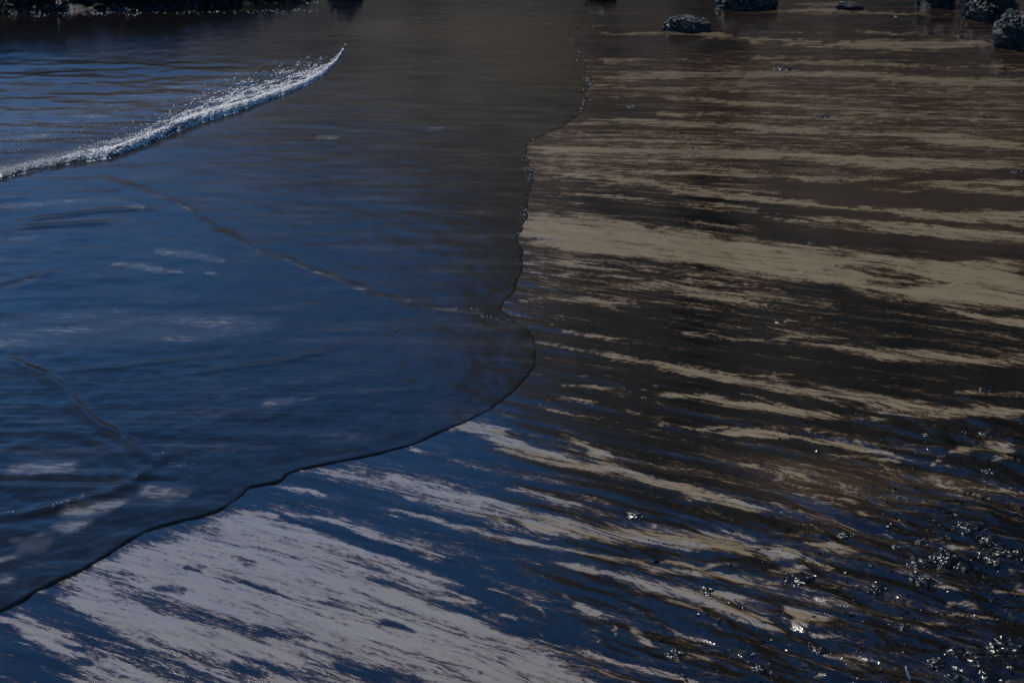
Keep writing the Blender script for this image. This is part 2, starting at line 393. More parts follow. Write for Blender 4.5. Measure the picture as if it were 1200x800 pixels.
def beach_material():
    t = NT('oiled_sand')
    fl = t.attr('flow', True); sand = t.attr('sand'); mess = t.attr('mess'); brown = t.attr('brown')
    # gentle swirl of the flow coordinates, stronger where the oil has clotted
    w = t.n('ShaderNodeTexNoise'); t.l(t.scale(fl, (1.3, 3.0, 1)), w.inputs['Vector']); w.inputs['Scale'].default_value = 1.6; w.inputs['Detail'].default_value = 4
    wv = t.vmath('SUBTRACT', w.outputs['Color'], (.5, .5, .5))
    amt = t.math('MULTIPLY_ADD', mess, .36, .085)
    sc = t.n('ShaderNodeVectorMath', operation='SCALE'); t.l(wv, sc.inputs[0]); t.l(amt, sc.inputs['Scale'])
    f2 = t.vmath('ADD', fl, sc.outputs[0])
    n1 = t.noise(t.scale(f2, (1.6, 12, 1)), 1.0, 9, .60)
    n2 = t.noise(t.scale(f2, (9.0, 42, 1)), 1.0, 7, .66)
    n3 = t.noise(t.scale(f2, (46, 105, 1)), 1.0, 5, .7)
    n4 = t.noise(t.scale(f2, (3.0, 9, 1)), 1.0, 5, .6)
    s = t.math('ADD', sand, t.math('MULTIPLY', t.math('SUBTRACT', n1, .5), 1.9))
    s = t.math('ADD', s, t.math('MULTIPLY', t.math('SUBTRACT', n2, .5), 2.1))
    s = t.math('ADD', s, t.math('MULTIPLY', t.math('SUBTRACT', n3, .5), 1.7))
    bare = t.rng(s, .45, .70)
    film = t.rng(s, .16, .54)
    # oil colours: thick and almost black, thinner and brown
    bb = t.math('ADD', brown, t.math('MULTIPLY', t.math('SUBTRACT', n1, .5), .9))
    bb = t.math('ADD', bb, t.math('MULTIPLY', t.math('SUBTRACT', n4, .5), .6))
    oil = t.mix(t.rng(bb, .1, .9), (.0012, .0011, .0010), (.030, .0195, .0125))
    oil = t.mix(t.math('MULTIPLY', film, .62), oil, (.076, .045, .021))
    g = t.noise(t.scale(fl, (1, 1, 1)), 420, 3, .7)
    g2 = t.noise(t.scale(f2, (1.5, 8, 1)), 1.0, 5, .55)
    sandc = t.mix(g2, (.198, .154, .088), (.284, .228, .134))
    sandc = t.mix(t.rng(g, .3, .75), t.mix(.82, (.05, .035, .025), sandc), sandc)
    # thin brown stain left on the bare sand
    stain = t.rng(t.math('ADD', s, t.math('MULTIPLY', t.math('SUBTRACT', n2, .5), 1.0)), .55, .95)
    sandc = t.mix(t.math('MULTIPLY', t.math('SUBTRACT', 1.0, stain), .62), sandc, (.118, .077, .039))
    col = t.mix(bare, oil, sandc)
    t.l(col, t.b.inputs['Base Color'])
    ro = t.math('MULTIPLY_ADD', bare, .07, .13)
    ro = t.math('ADD', ro, t.math('MULTIPLY', t.math('SUBTRACT', n4, .5), .08))
    t.l(ro, t.b.inputs['Roughness'])
    t.l(t.math('MULTIPLY_ADD', bare, .25, 1.47), t.b.inputs['IOR'])
    t.l(t.math('MULTIPLY_ADD', bare, .80, .15), t.b.inputs['Coat Weight'])   # the wet film over everything
    t.b.inputs['Coat IOR'].default_value = 1.6
    t.b.inputs['Coat Roughness'].default_value = .14
    # relief: film thickness steps at the edges of the oil, grain, wrinkles in the clotted part
    h = t.math('MULTIPLY', bare, -.35)
    h = t.math('ADD', h, t.math('MULTIPLY', n2, .35))
    b1 = t.bump(h, .35, .0015)
    wr = t.noise(t.scale(f2, (14, 26, 1)), 1.0, 7, .58)
    hm = t.math('MULTIPLY', wr, t.rng(mess, .2, 1.0))
    b2 = t.bump(hm, .40, .008, b1)
    b3 = t.bump(t.noise(fl, 260, 3, .6), .12, .001, b2)
    t.l(b3, t.b.inputs['Normal'])
    return t.m

beach_me, BG = make_beach()
beach = link('sand_beach', beach_me, beach_material())
beach['kind'] = 'structure'

# ------------------------------------------------------------------ sea water running up the beach
FRONT_PX = [(-260,262),(-120,236),(-40,217),(0,208),(25,203),(62,195),(100,187),(130,184),(150,177),(175,166),(200,156),(225,146),(250,139),(275,131),(300,122),(340,107),(362,97),(380,86),(394,72),(401,60)]
SHEET_PX = [(60,190),(100,200),(130,210),(180,225),(225,245),(260,268),(300,290),(350,307),(400,325),(440,340),(480,350),(520,357),(560,360),(592,364)]
RIDGES = [  # (height m, sigma m, pixels)
 (.008, .026, [(8,418),(50,438),(70,450),(90,475),(110,492),(135,505),(165,525),(182,535)]),
 (.009, .032, [(192,530),(165,552),(135,570),(95,582),(60,591),(20,598),(-40,604)]),
 (.008, .030, [(90,508),(120,515),(140,530),(152,543)]),
 (.003, .028, [(200,438),(260,430),(330,420),(420,398)]),
 (.003, .026, [(60,435),(120,430),(200,420),(270,412)]),
 (.007, .035, [(0,268),(80,262),(140,258)]), (.007, .03, [(20,258),(120,246),(190,243)]), (.007, .03, [(0,330),(60,318)]),
]
FRONT = atv(FRONT_PX, .03); SHEET = atv(SHEET_PX, .02)

def water_height(X, Y, d):
    lip = .0062 * np.sqrt(1 - (1 - np.clip(d / .014, 0, 1)) ** 2)
    lip *= (.36 + .6 * np.clip((7.0 - Y) / 2.4, 0, 1)) * (1 + .55 * fbm(X * 7, Y * 7, 3, 27))
    z = .0006 + lip + .022 * (1 - np.exp(-d / .9))
    # second sheet sliding over the first
    yf = np.interp(X, SHEET[:, 0], SHEET[:, 1]); slope = -.55
    d2 = (yf - Y) / math.sqrt(1 + slope ** 2) + .020 * pnoise(X * 5, Y * 5, 22) + .008 * pnoise(X * 14, Y * 14, 21)
    on = sstep((X - SHEET[0, 0]) / .35) * sstep((SHEET[-1, 0] + .1 - X) / .8)
    z += on * ((.0024 + .0022 * pnoise(X * 2.6, Y * 2.6, 23)) * sstep((d2 + .05) / .11) + .0015 * np.exp(-((d2 - .09) / .07) ** 2) * (d2 > -.2)) * np.exp(-np.clip(d2, 0, 9) / 1.2)
    # the little bore with the foam
    yb = np.interp(X, FRONT[:, 0], FRONT[:, 1]) + .05 * pnoise(X * 3.1, X * 0, 31) + .035 * pnoise(X * 9, X * 0, 32) + .03 * pnoise(X * 23, X * 0, 33)
    db = (Y - yb) * .75
    ab = sstep((FRONT[-1, 0] + .05 - X) / .9) * .7 + .3 * sstep((FRONT[-1, 0] + .05 - X) / .12)
    z += ab * (.030 + .025 * sstep((X - FRONT[3, 0]) / 1.5)) * np.sqrt(1 - (1 - np.clip(db / .07, 0, 1)) ** 2) * (.35 + .65 * np.exp(-np.clip(db - .05, 0, 50) / .45))
    for h, sg, px in RIDGES:
        P = atv(px, .03)
        m = (X > P[:, 0].min() - .3) & (X < P[:, 0].max() + .3) & (Y > P[:, 1].min() - .3) & (Y < P[:, 1].max() + .3)
        if m.any():
            dd = seg_dist(X[m], Y[m], P)
            dd = dd * (1 + .25 * pnoise(X[m] * 7, Y[m] * 7, 44))
            e0 = sstep((X[m] - P[:, 0].min() + .15) / .35) * sstep((P[:, 0].max() + .15 - X[m]) / .35)
            z[m] += h * e0 * np.exp(-(dd / sg) ** 2)
    # ripples: long crests nearly across the view, livelier on the left and behind the bore
    live = .10 + .9 * sstep((-X - .25 * Y + .9) / 2.2)
    live = np.maximum(live, 1.9 * sstep(db / .3) * sstep((13.3 - Y) / 1.2) * (X < .5))
    live *= sstep(d / .5) * (1 - .93 * sstep((Y - 12.6) / .8))
    r = .0045 * fbm(X * 1.5 + .35 * Y, Y * 4.4, 3, 51, .55) + .0016 * fbm(X * 4 + Y, Y * 13, 3, 55, .5)
    z += live * r
    z += .0012 * sstep(d / .4) * (1 - .8 * sstep((Y - 12.6) / .8)) * fbm(X * 1.1, Y * 3.1, 3, 58)
    return z, d2, db, on, ab

def make_sea():
    ys = np.concatenate([[-40, -10, 0.5, 2.6], 1.0 / np.linspace(1 / 3.3, 1 / 19.5, 830), [21, 23, 26, 30, 36, 45, 60, 85, 130, 220, 400, 700]])
    xe = x_edge(ys)
    near = 0.07 * (np.linspace(0, 1, 34)) ** 1.6
    rows = []
    for y, x in zip(ys, xe):
        smax = max(.8, x + .335 * abs(y))
        s = np.concatenate([near, np.linspace(near[-1], smax, 590)[1:], smax + np.geomspace(.1, 500, 14)])
        rows.append(x - s)
    X = np.array(rows); Y = np.repeat(ys[:, None], X.shape[1], 1)
    E = np.stack([x_edge(np.linspace(3.0, 20, 900)), np.linspace(3.0, 20, 900)], -1)
    d = np.full(X.shape, 3.0)
    m = (Y > 2.9) & (Y < 20.5)
    # distance to the rim: exact near it, measured along the row further in
    dr = xe[:, None] - X
    sl = np.gradient(xe, ys)
    d = dr / np.sqrt(1 + np.clip(sl, -9, 9)[:, None] ** 2)
    nearm = m & (dr < .45)
    Xn, Yn = X[nearm], Y[nearm]
    best = np.full(Xn.shape, 1e9)
    idx = np.clip(((Yn - 3.0) / 17 * 899).astype(int), 0, 899)
    for k in range(-26, 27):
        j = np.clip(idx + k, 0, 899)
        best = np.minimum(best, (Xn - E[j, 0]) ** 2 + (Yn - E[j, 1]) ** 2)
    bn = np.sqrt(best)
    far = sstep((Xn * 0 + dr[nearm] - .25) / .2)
    d[nearm] = np.minimum(bn, dr[nearm]) * (1 - far) + d[nearm] * far
    d[:, 0] = 0
    Z, d2, db, on, ab = water_height(X, Y, d)
    out = (Y < 3) | (Y > 20)
    Z = np.where(out, np.minimum(Z, .03), Z)
    me = grid_mesh('sea', X, Y, Z)
    # films lying on the water; some of the colour stands in for reflections
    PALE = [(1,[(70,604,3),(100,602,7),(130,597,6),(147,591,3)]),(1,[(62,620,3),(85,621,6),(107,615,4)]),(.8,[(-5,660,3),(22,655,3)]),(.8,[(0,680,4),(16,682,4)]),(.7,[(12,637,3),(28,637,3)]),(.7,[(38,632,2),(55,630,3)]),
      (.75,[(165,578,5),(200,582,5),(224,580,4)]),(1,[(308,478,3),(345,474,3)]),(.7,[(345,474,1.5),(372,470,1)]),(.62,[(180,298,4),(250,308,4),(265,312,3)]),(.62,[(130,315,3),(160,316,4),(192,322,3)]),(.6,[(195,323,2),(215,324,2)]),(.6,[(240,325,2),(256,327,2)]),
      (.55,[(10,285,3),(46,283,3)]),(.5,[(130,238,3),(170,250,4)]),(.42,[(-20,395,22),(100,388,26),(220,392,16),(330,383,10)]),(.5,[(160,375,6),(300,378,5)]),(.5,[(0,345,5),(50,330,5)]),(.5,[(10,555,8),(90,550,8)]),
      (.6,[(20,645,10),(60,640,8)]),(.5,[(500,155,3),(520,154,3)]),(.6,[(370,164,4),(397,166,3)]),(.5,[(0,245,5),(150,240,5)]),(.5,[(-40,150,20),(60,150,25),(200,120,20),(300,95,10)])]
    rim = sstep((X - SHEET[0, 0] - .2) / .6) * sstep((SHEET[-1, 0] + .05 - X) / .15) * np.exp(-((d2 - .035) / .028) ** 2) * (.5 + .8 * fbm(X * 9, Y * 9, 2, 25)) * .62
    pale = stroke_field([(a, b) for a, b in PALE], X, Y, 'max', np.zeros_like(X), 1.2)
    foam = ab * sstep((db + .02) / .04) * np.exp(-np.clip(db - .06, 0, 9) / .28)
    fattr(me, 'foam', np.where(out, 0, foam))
    pale = np.maximum(pale, rim) + .10 * sstep((7.2 - Y) / 1.5)  # last term pales the near water, standing in for reflected sky
    pale[out] = 0
    fattr(me, 'pale', pale)
    br = spots(X, Y, [(450,40,1),(600,40,1),(660,80,.9),(500,110,.7),(620,140,.6),(450,180,.45),(550,230,.3),(500,300,.2),(300,350,.1),(500,450,.05),(300,500,0),(100,500,0),(100,300,.35),(60,150,1),(150,120,1),(30,110,.8),(150,85,.2),(300,60,.3),(60,42,-.5),(160,40,-.5),(-40,45,-.5),(250,32,-.4),(330,25,-.2),(250,100,.7),(380,50,.3),(330,190,.5),(560,400,.35),(100,650,0)])  # negative spots paint in the ledge's dark reflection
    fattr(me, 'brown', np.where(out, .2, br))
    vattr(me, 'flow', X, Y, np.zeros_like(X))
    return me

def sea_material():
    t = NT('oily_sea_water')
    fl = t.attr('flow', True); foam = t.attr('foam'); pale = t.attr('pale'); brown = t.attr('brown')
    n1 = t.noise(t.scale(fl, (2.2, 9, 1)), 1.0, 7, .6)
    n2 = t.noise(t.scale(fl, (16, 42, 1)), 1.0, 5, .65)
    n3 = t.noise(t.scale(fl, (70, 130, 1)), 1.0, 4, .65)
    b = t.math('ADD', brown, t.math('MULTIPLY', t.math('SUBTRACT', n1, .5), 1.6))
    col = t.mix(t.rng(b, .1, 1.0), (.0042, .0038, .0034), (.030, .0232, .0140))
    # specks of tan emulsion
    sp = t.math('MULTIPLY', t.rng(t.math('ADD', n1, t.math('MULTIPLY', n2, .5)), .93, 1.05), t.rng(brown, .15, .4))
    col = t.mix(t.math('MULTIPLY', sp, .7), col, (.10, .075, .05))
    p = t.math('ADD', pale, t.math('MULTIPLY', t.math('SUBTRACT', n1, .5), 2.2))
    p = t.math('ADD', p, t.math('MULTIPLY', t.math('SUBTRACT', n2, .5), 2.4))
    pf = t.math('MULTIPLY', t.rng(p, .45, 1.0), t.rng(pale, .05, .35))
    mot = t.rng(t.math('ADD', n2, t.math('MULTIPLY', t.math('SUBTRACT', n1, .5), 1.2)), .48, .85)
    mot = t.math('MULTIPLY', mot, t.rng(brown, -.15, .02))  # no mottle where the ledge's reflection is painted dark
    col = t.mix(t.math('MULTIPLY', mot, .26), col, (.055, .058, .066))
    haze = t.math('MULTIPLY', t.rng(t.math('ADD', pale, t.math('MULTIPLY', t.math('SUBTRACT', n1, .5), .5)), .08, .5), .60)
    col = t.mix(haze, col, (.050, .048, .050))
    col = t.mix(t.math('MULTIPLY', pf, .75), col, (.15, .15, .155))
    f = t.math('ADD', foam, t.math('MULTIPLY', t.math('SUBTRACT', n3, .5), 1.6))
    f = t.math('ADD', f, t.math('MULTIPLY', t.math('SUBTRACT', n2, .5), 1.0))
    ff = t.math('MULTIPLY', t.rng(f, .45, 1.15), t.rng(foam, .03, .3))
    col = t.mix(t.math('MULTIPLY', ff, .8), col, (.30, .29, .28))
    t.l(col, t.b.inputs['Base Color'])
    r = t.math('MULTIPLY_ADD', n1, .10, .10)
    r = t.math('ADD', r, t.math('MULTIPLY', pf, .12))
    r = t.math('ADD', r, t.math('MULTIPLY', ff, .25))
    t.l(r, t.b.inputs['Roughness'])
    t.b.inputs['IOR'].default_value = 1.33
    b1 = t.bump(n1, .10, .004)
    b2 = t.bump(n2, .17, .0022, b1)
    b3 = t.bump(t.math('MULTIPLY', n3, t.math('MULTIPLY_ADD', foam, 6.0, 1.0)), .24, .0014, b2)
    t.l(b3, t.b.inputs['Normal'])
    return t.m

sea_me = make_sea()
sea = link('sea_water', sea_me, sea_material())
sea['kind'] = 'structure'

# height of the water and of the sand at points (for things that stand there)
def ground_z(x, y):
    X = np.array([x]); Y = np.array([y])
    xe = float(x_edge(np.array([y]))[0])
    if x < xe:
        sl = 1.0
        return float(water_height(X, Y, np.array([max(0.0, (xe - x) * .7)]))[0][0])
    GX, GY, GZ = BG
    i = int(np.argmin(np.abs(GY[:, 0] - y))); j = int(np.argmin(np.abs(GX[i] - x)))
    return float(GZ[i, j])

# ------------------------------------------------------------------ foam: bubbles heaped on the bore and beads along the rims
def foam_material():
    t = NT('sea_foam')
    g = t.n('ShaderNodeNewGeometry')
    rn = g.outputs['Random Per Island']
    t.l(t.mix(rn, (.16, .16, .16), (.88, .86, .82)), t.b.inputs['Base Color'])
    t.b.inputs['Roughness'].default_value = .18
    t.b.inputs['IOR'].default_value = 1.4
    return t.m

def make_foam():
    bv = np.array([(1,0,0),(-1,0,0),(0,1,0),(0,-1,0),(0,0,1),(0,0,-1)], float)
    bf = np.array([(0,2,4),(2,1,4),(1,3,4),(3,0,4),(2,0,5),(1,2,5),(3,1,5),(0,3,5)])
    pos = []
    # heap on the bore
    n = 80000
    u = rng.random(n) ** .52
    xs = FRONT[3, 0] - .6 + u * (FRONT[-1, 0] - FRONT[3, 0] + .6)
    ub = (xs - FRONT[3, 0]) / (FRONT[-1, 0] - FRONT[3, 0])
    spread = .018 + .46 * np.clip(ub, 0, 1) ** 1.3 * sstep((1.08 - ub) / .42)
    db = rng.exponential(1.0, n) * spread - .015
    clump = fbm(xs * 9, db * 11, 3, 91)
    keep = (rng.random(n) < np.clip((.40 + clump * 1.9) * np.clip(.22 + 1.3 * ub, .1, 1), .02, 1)) & (rng.random(n) < 1.15 - db / (.85 * sstep((1.12 - ub) / .3) + .05))
    xs, db = xs[keep], db[keep]
    yb = np.interp(xs, FRONT[:, 0], FRONT[:, 1]) + .05 * pnoise(xs * 3.1, xs * 0, 31) + .035 * pnoise(xs * 9, xs * 0, 32) + .03 * pnoise(xs * 23, xs * 0, 33)
    Y = yb + db / .75
    xe = x_edge(Y)
    z = water_height(xs, Y, np.clip((xe - xs) * .7, 0, 9))[0]
    r = (.0018 + .0062 * rng.random(len(xs)) ** 3.0) * (.55 + .6 * np.clip(ub[keep] * 1.6, 0, 1))
    pos.append((xs, Y, z + r * .5, r))
    # froth on the steep face of the bore itself
    n = 16000
    xs = rng.uniform(FRONT[6, 0], FRONT[-1, 0], n); db = rng.uniform(-.005, .10, n)
    ub = (xs - FRONT[6, 0]) / (FRONT[-1, 0] - FRONT[6, 0])
    keep = rng.random(n) < np.clip(.25 + 1.0 * ub + .9 * fbm(xs * 6, db * 20, 3, 93), .05, 1)
    xs, db, ub = xs[keep], db[keep], ub[keep]
    Y = np.interp(xs, FRONT[:, 0], FRONT[:, 1]) + .05 * pnoise(xs * 3.1, xs * 0, 31) + .035 * pnoise(xs * 9, xs * 0, 32) + .03 * pnoise(xs * 23, xs * 0, 33) + db / .75
    z = water_height(xs, Y, np.clip((x_edge(Y) - xs) * .7, 0, 9))[0]
    r = .0025 + .0085 * rng.random(len(xs)) ** 2; pos.append((xs, Y, z + r * .3, r))
    # thin scatter behind
    n = 3500
    xs = rng.uniform(FRONT[3, 0] - .3, FRONT[-1, 0] - .1, n); db = rng.random(n) ** 2 * 1.6
    keep = fbm(xs * 2, db * 5, 3, 95) > .1
    xs, db = xs[keep], db[keep]
    Y = np.interp(xs, FRONT[:, 0], FRONT[:, 1]) + db
    z = water_height(xs, Y, np.clip((x_edge(Y) - xs) * .7, 0, 9))[0]
    r = .0016 + .002 * rng.random(len(xs)); pos.append((xs, Y, z + r * .4, r))
    # beads along the rims and crests: pixel polyline, beads, scatter m, radius
    for px, n, sc, r0, rag in [
        (SHEET_PX[3:9], 330, .014, .0013, .5), (SHEET_PX[9:13], 130, .010, .0012, .5), ([(560,364),(602,375)], 40, .02, .0012, .3),
        ([(192,530),(178,533)], 10, .008, .0013, .6), ([(198,540),(224,543)], 22, .010, .0011, .5), ([(98,580),(60,592)], 60, .010, .0012, .5), ([(165,553),(158,558)], 10, .01, .0011, .5), ([(20,598),(-10,603)], 16, .01, .0012, .5),
        ([(688,88),(694,97),(688,105),(687,120),(683,130),(672,140),(650,153),(632,160),(620,168),(617,176),(620,190),(624,205),(622,220),(617,240)], 420, .030, .0019, .5),
        ([(617,240),(612,268),(608,280)], 60, .03, .0016, .5), ([(668,40),(674,50),(682,65),(686,78)], 60, .03, .0018, .5),
        ([(0,716),(50,689),(90,671),(120,654),(140,641),(160,629)], 240, .009, .0011, .5), ([(300,570),(340,556)], 20, .006, .0010, .5), ([(300,0),(345,2),(372,6)], 160, .06, .003, .5), ([(45,20),(120,18),(370,15)], 260, .05, .003, .5)]:
        P = atv(px, .02); k = rng.random(n) * (len(P) - 1); i = np.minimum(k.astype(int), len(P) - 2); f = (k - i)[:, None]
        q = P[i] * (1 - f) + P[i + 1] * f + rng.normal(0, sc, (n, 2)) * np.array([.6, 1.0])
        xe = x_edge(q[:, 1]); ok = (q[:, 0] < xe - .004) & (pnoise(q[:, 0] * 7, q[:, 1] * 7, 97) > -.25)
        q = q[ok]; xe = xe[ok]
        z = water_height(q[:, 0], q[:, 1], np.clip((xe - q[:, 0]) * .7, 0, 9))[0]
        r = r0 * 1.3 * (.5 + 1.1 * rng.random(len(q))); pos.append((q[:, 0], q[:, 1], z + r * .3, r))
    x = np.concatenate([p[0] for p in pos]); y = np.concatenate([p[1] for p in pos]); z = np.concatenate([p[2] for p in pos]); r = np.concatenate([p[3] for p in pos])
    n = len(x)
    sq = np.stack([r * (.8 + .7 * rng.random(n)), r * (.8 + .7 * rng.random(n)), r * (.6 + .5 * rng.random(n))], -1)
    co = np.stack([x, y, z], -1)[:, None, :] + bv[None] * sq[:, None, :]
    fa = (bf[None] + (np.arange(n) * 6)[:, None, None]).reshape(-1, 3)
    co = co.reshape(-1, 3).astype(np.float32)
    me = bpy.data.meshes.new('foam')
    me.vertices.add(len(co)); me.vertices.foreach_set('co', co.ravel())
    m = len(fa); me.loops.add(m * 3); me.loops.foreach_set('vertex_index', fa.ravel().astype(np.int32))
    me.polygons.add(m); me.polygons.foreach_set('loop_start', np.arange(0, m * 3, 3, dtype=np.int32))
    me.polygons.foreach_set('use_smooth', np.ones(m, bool))
    me.update(calc_edges=True)
    return me
foam = link('sea_foam', make_foam(), foam_material())
foam['kind'] = 'stuff'
foam['label'] = 'grey white foam bubbles heaped along the small breaking wave'
foam['category'] = 'foam'

# ------------------------------------------------------------------ oil-coated rocks
def rock_material():
    t = NT('oil_coated_rock')
    tc = t.n('ShaderNodeTexCoord').outputs['Object']
    n = t.noise(tc, 9, 6, .6)
    t.l(t.mix(n, (.003, .003, .0035), (.012, .011, .010)), t.b.inputs['Base Color'])
    t.b.inputs['IOR'].default_value = 1.46
    v = t.n('ShaderNodeTexVoronoi'); t.l(tc, v.inputs['Vector']); v.inputs['Scale'].default_value = 55
    f = t.noise(tc, 70, 5, .7)
    t.l(t.math('MULTIPLY_ADD', n, .26, .10), t.b.inputs['Roughness'])
    b1 = t.bump(v.outputs['Distance'], .5, .02)
    b2 = t.bump(f, .6, .02, b1)
    t.l(b2, t.b.inputs['Normal'])
    return t.m
M_ROCK = rock_material()

def noise3(P, f, seed, oct=4, rough=.55):
    return (fbm(P[:, 0] * f + P[:, 2] * f * .7, P[:, 1] * f - P[:, 2] * f * .5, oct, seed, rough) + fbm(P[:, 2] * f + 7.3, P[:, 0] * f * .6 + P[:, 1] * f * .8, oct, seed + 5, rough)) * .5

def make_rock(name, seed, size, sub=5, lump=.34, flat=.35, grain=.035):
    bm = bmesh.new(); bmesh.ops.create_icosphere(bm, subdivisions=sub, radius=1.0)
    P = np.array([v.co[:] for v in bm.verts])
    d = 1 + lump * noise3(P, 1.3, seed) + .5 * lump * noise3(P, 3.1, seed + 9) + grain * noise3(P, 9, seed + 20, 3, .7) + grain * .8 * np.abs(noise3(P, 21, seed + 30, 2))
    d += np.random.default_rng(seed).normal(0, .030, len(P)) * sstep(.45 + 1.1 * noise3(P, 2.2, seed + 50)) - .10 * np.abs(noise3(P, 2.4, seed + 60, 3)) 
    Q = P * d[:, None]
    Q[:, 2] = np.sign(Q[:, 2]) * np.abs(Q[:, 2]) ** (1 - flat * .4)
    Q[:, 2] = np.maximum(Q[:, 2], -.45)
    Q *= np.array(size)
    for v, q in zip(bm.verts, Q): v.co = q
    me = bpy.data.meshes.new(name); bm.to_mesh(me); bm.free()
    return me

def put_rock(px0, px1, base_py, height, depth, seed, label, name='boulder', cat='rock', group=None, rot=0, **kw):
    cx = (px0 + px1) / 2
    x, y = at(cx, base_py)
    w = (at(px1, base_py)[0] - at(px0, base_py)[0]) / 2
    y += depth * .8
    me = make_rock(name, seed, (w, depth, height), **kw)
    o = link(name, me, M_ROCK)
    o.location = (x, y, ground_z(x, y) + height * .12)
    o.rotation_euler = (0, 0, rot)
    return tag(o, label, cat, group)

G = 'oil coated rocks at the back of the beach'
put_rock(781, 831, 38, .10, .14, 3, 'small loaf shaped black rock in front of the other rocks, beside the long sand streak', group=G, flat=.9)
put_rock(845, 908, 12, .20, .2, 8, 'wide black rock behind the small loaf shaped rock, cut by the top edge', group=G)
put_rock(982, 1015, 11, .045, .09, 14, 'low flat shiny rock alone between the bigger rocks', group=G, flat=.8)
put_rock(1078, 1124, 9, .22, .2, 21, 'black rock cut by the top edge, just left of the largest boulder', group=G)
put_rock(1134, 1194, 25, .27, .24, 27, 'largest glistening black boulder at the upper right corner', group=G)
put_rock(1170, 1240, 58, .23, .22, 33, 'black boulder cut by the right edge, nearest of the back rocks', group=G)
put_rock(383, 424, 4, .2, .15, 39, 'black rock mirrored in the wet shore at the right end of the rock ledge', group=G)
put_rock(688, 722, 2, .1, .1, 41, 'black rock tip at the top edge where the water line leaves the picture', group=G)

def make_ledge():
    # a long low ridge of black rock behind the pool on the left
    x0, y0 = at(-140, 24); x1, y1 = at(376, 14)
    nu, nv = 420, 90
    u = np.linspace(0, 1, nu)[:, None] * np.ones((1, nv)); v = np.ones((nu, 1)) * np.linspace(0, 1, nv)[None]
    th = v * math.pi
    cx = (x0 - 1.5) + u * (x1 - x0 + 1.5); cyv = y0 + .62 + u * (y1 - y0)
    env = np.sin(np.pi * np.clip(u * 1.0, 0, 1)) ** .35
    hgt = (.95 - .52 * u ** 1.2) * (.8 + .35 * pnoise(u * 9, u * 0, 3)) * env
    rad = (.75 + .25 * pnoise(u * 11, u * 0 + 2, 4)) * env
    X = cx; Yv = cyv - np.cos(th) * rad; Z = np.sin(th) ** .8 * hgt - .05
    P = np.stack([X.ravel(), Yv.ravel(), Z.ravel()], -1)
    dsp = (.22 * noise3(P, 1.6, 70) + .10 * noise3(P, 4.5, 75) + .045 * noise3(P, 13, 80, 3, .7) + .03 * np.abs(noise3(P, 30, 90, 2))).reshape(X.shape)
    k = np.clip(Z / .12, 0, 1) * .8 + .2
    dsp = dsp + rng.normal(0, .012, dsp.shape)
    me = grid_mesh('rock_ledge', X + dsp * .2, Yv - np.cos(th) * dsp * k, Z + np.sin(th) * dsp * k)
    return me
ledge = link('rock_ledge', make_ledge(), M_ROCK)
ledge.data.polygons.foreach_set('use_smooth', np.zeros(len(ledge.data.polygons), bool))
tag(ledge, 'long low ledge of wet black rock behind the water at the upper left', 'rock', G)

# ------------------------------------------------------------------ headland beyond the shore (seen only mirrored in the wet beach)
def make_headland():
    D = 62.0
    az = np.radians(np.linspace(-75, 75, 260))
    prof_az = [-75, -40, -20, -12, -6, -1.5, 0.5, 2, 5, 8, 12, 16, 35, 55, 75]
    prof_el = [6, 7, 9, 12.5, 15, 17.5, 22.5, 25.5, 27, 28, 31, 34, 33, 28, 22]
    el = np.interp(np.degrees(az), prof_az, prof_el)
    rows = 60
    t = np.linspace(0, 1, rows)
    A, T = np.meshgrid(az, t, indexing='ij'); EL = np.radians(np.interp(np.degrees(A), prof_az, prof_el))
    H = np.tan(EL) * D
    jag = fbm(A * 9, T * 0, 3, 5) * .9
    H = H + jag
    # foot at D - 8, face leaning back, then a flat top running inland
    rr = np.where(T < .8, D - 26 + 26 * (T / .8) ** 1.1, D + (T - .8) / .2 * 90)
    zz = np.where(T < .8, H * (T / .8), H + (T - .8) * 8) - 1.5
    gl = fbm(A * 40, zz * .05, 4, 9) * .7 + fbm(A * 12, zz * .4, 3, 14) * .4
    rr = rr + gl * np.clip(T * 6, 0, 1) * (T < .8)
    X = np.sin(A) * rr; Y = np.cos(A) * rr
    me = grid_mesh('headland', X, Y, zz)
    t = NT('sandy_cliff')
    tc = t.n('ShaderNodeTexCoord').outputs['Object']
    n = t.noise(t.scale(tc, (.15, .15, .8)), 1.0, 7, .6)
    t.l(t.mix(n, (.026, .020, .014), (.062, .046, .031)), t.b.inputs['Base Color']); t.b.inputs['Roughness'].default_value = .9
    o = link('headland', me, t.m); o['kind'] = 'structure'
make_headland()

# ------------------------------------------------------------------ clots of tar and litter on the beach
def tar_material():
    t = NT('wet_tar')
    tc = t.n('ShaderNodeTexCoord').outputs['Object']
    t.b.inputs['Base Color'].default_value = (.003, .003, .003, 1)
    t.b.inputs['IOR'].default_value = 1.47
    n = t.noise(tc, 60, 4, .6)
    t.l(t.math('MULTIPLY_ADD', n, .20, .17), t.b.inputs['Roughness'])
    v = t.n('ShaderNodeTexVoronoi'); t.l(tc, v.inputs['Vector']); v.inputs['Scale'].default_value = 160
    b1 = t.bump(v.outputs['Distance'], .12, .002)
    t.l(t.bump(n, .25, .003, b1), t.b.inputs['Normal'])
    return t.m
M_TAR = tar_material()

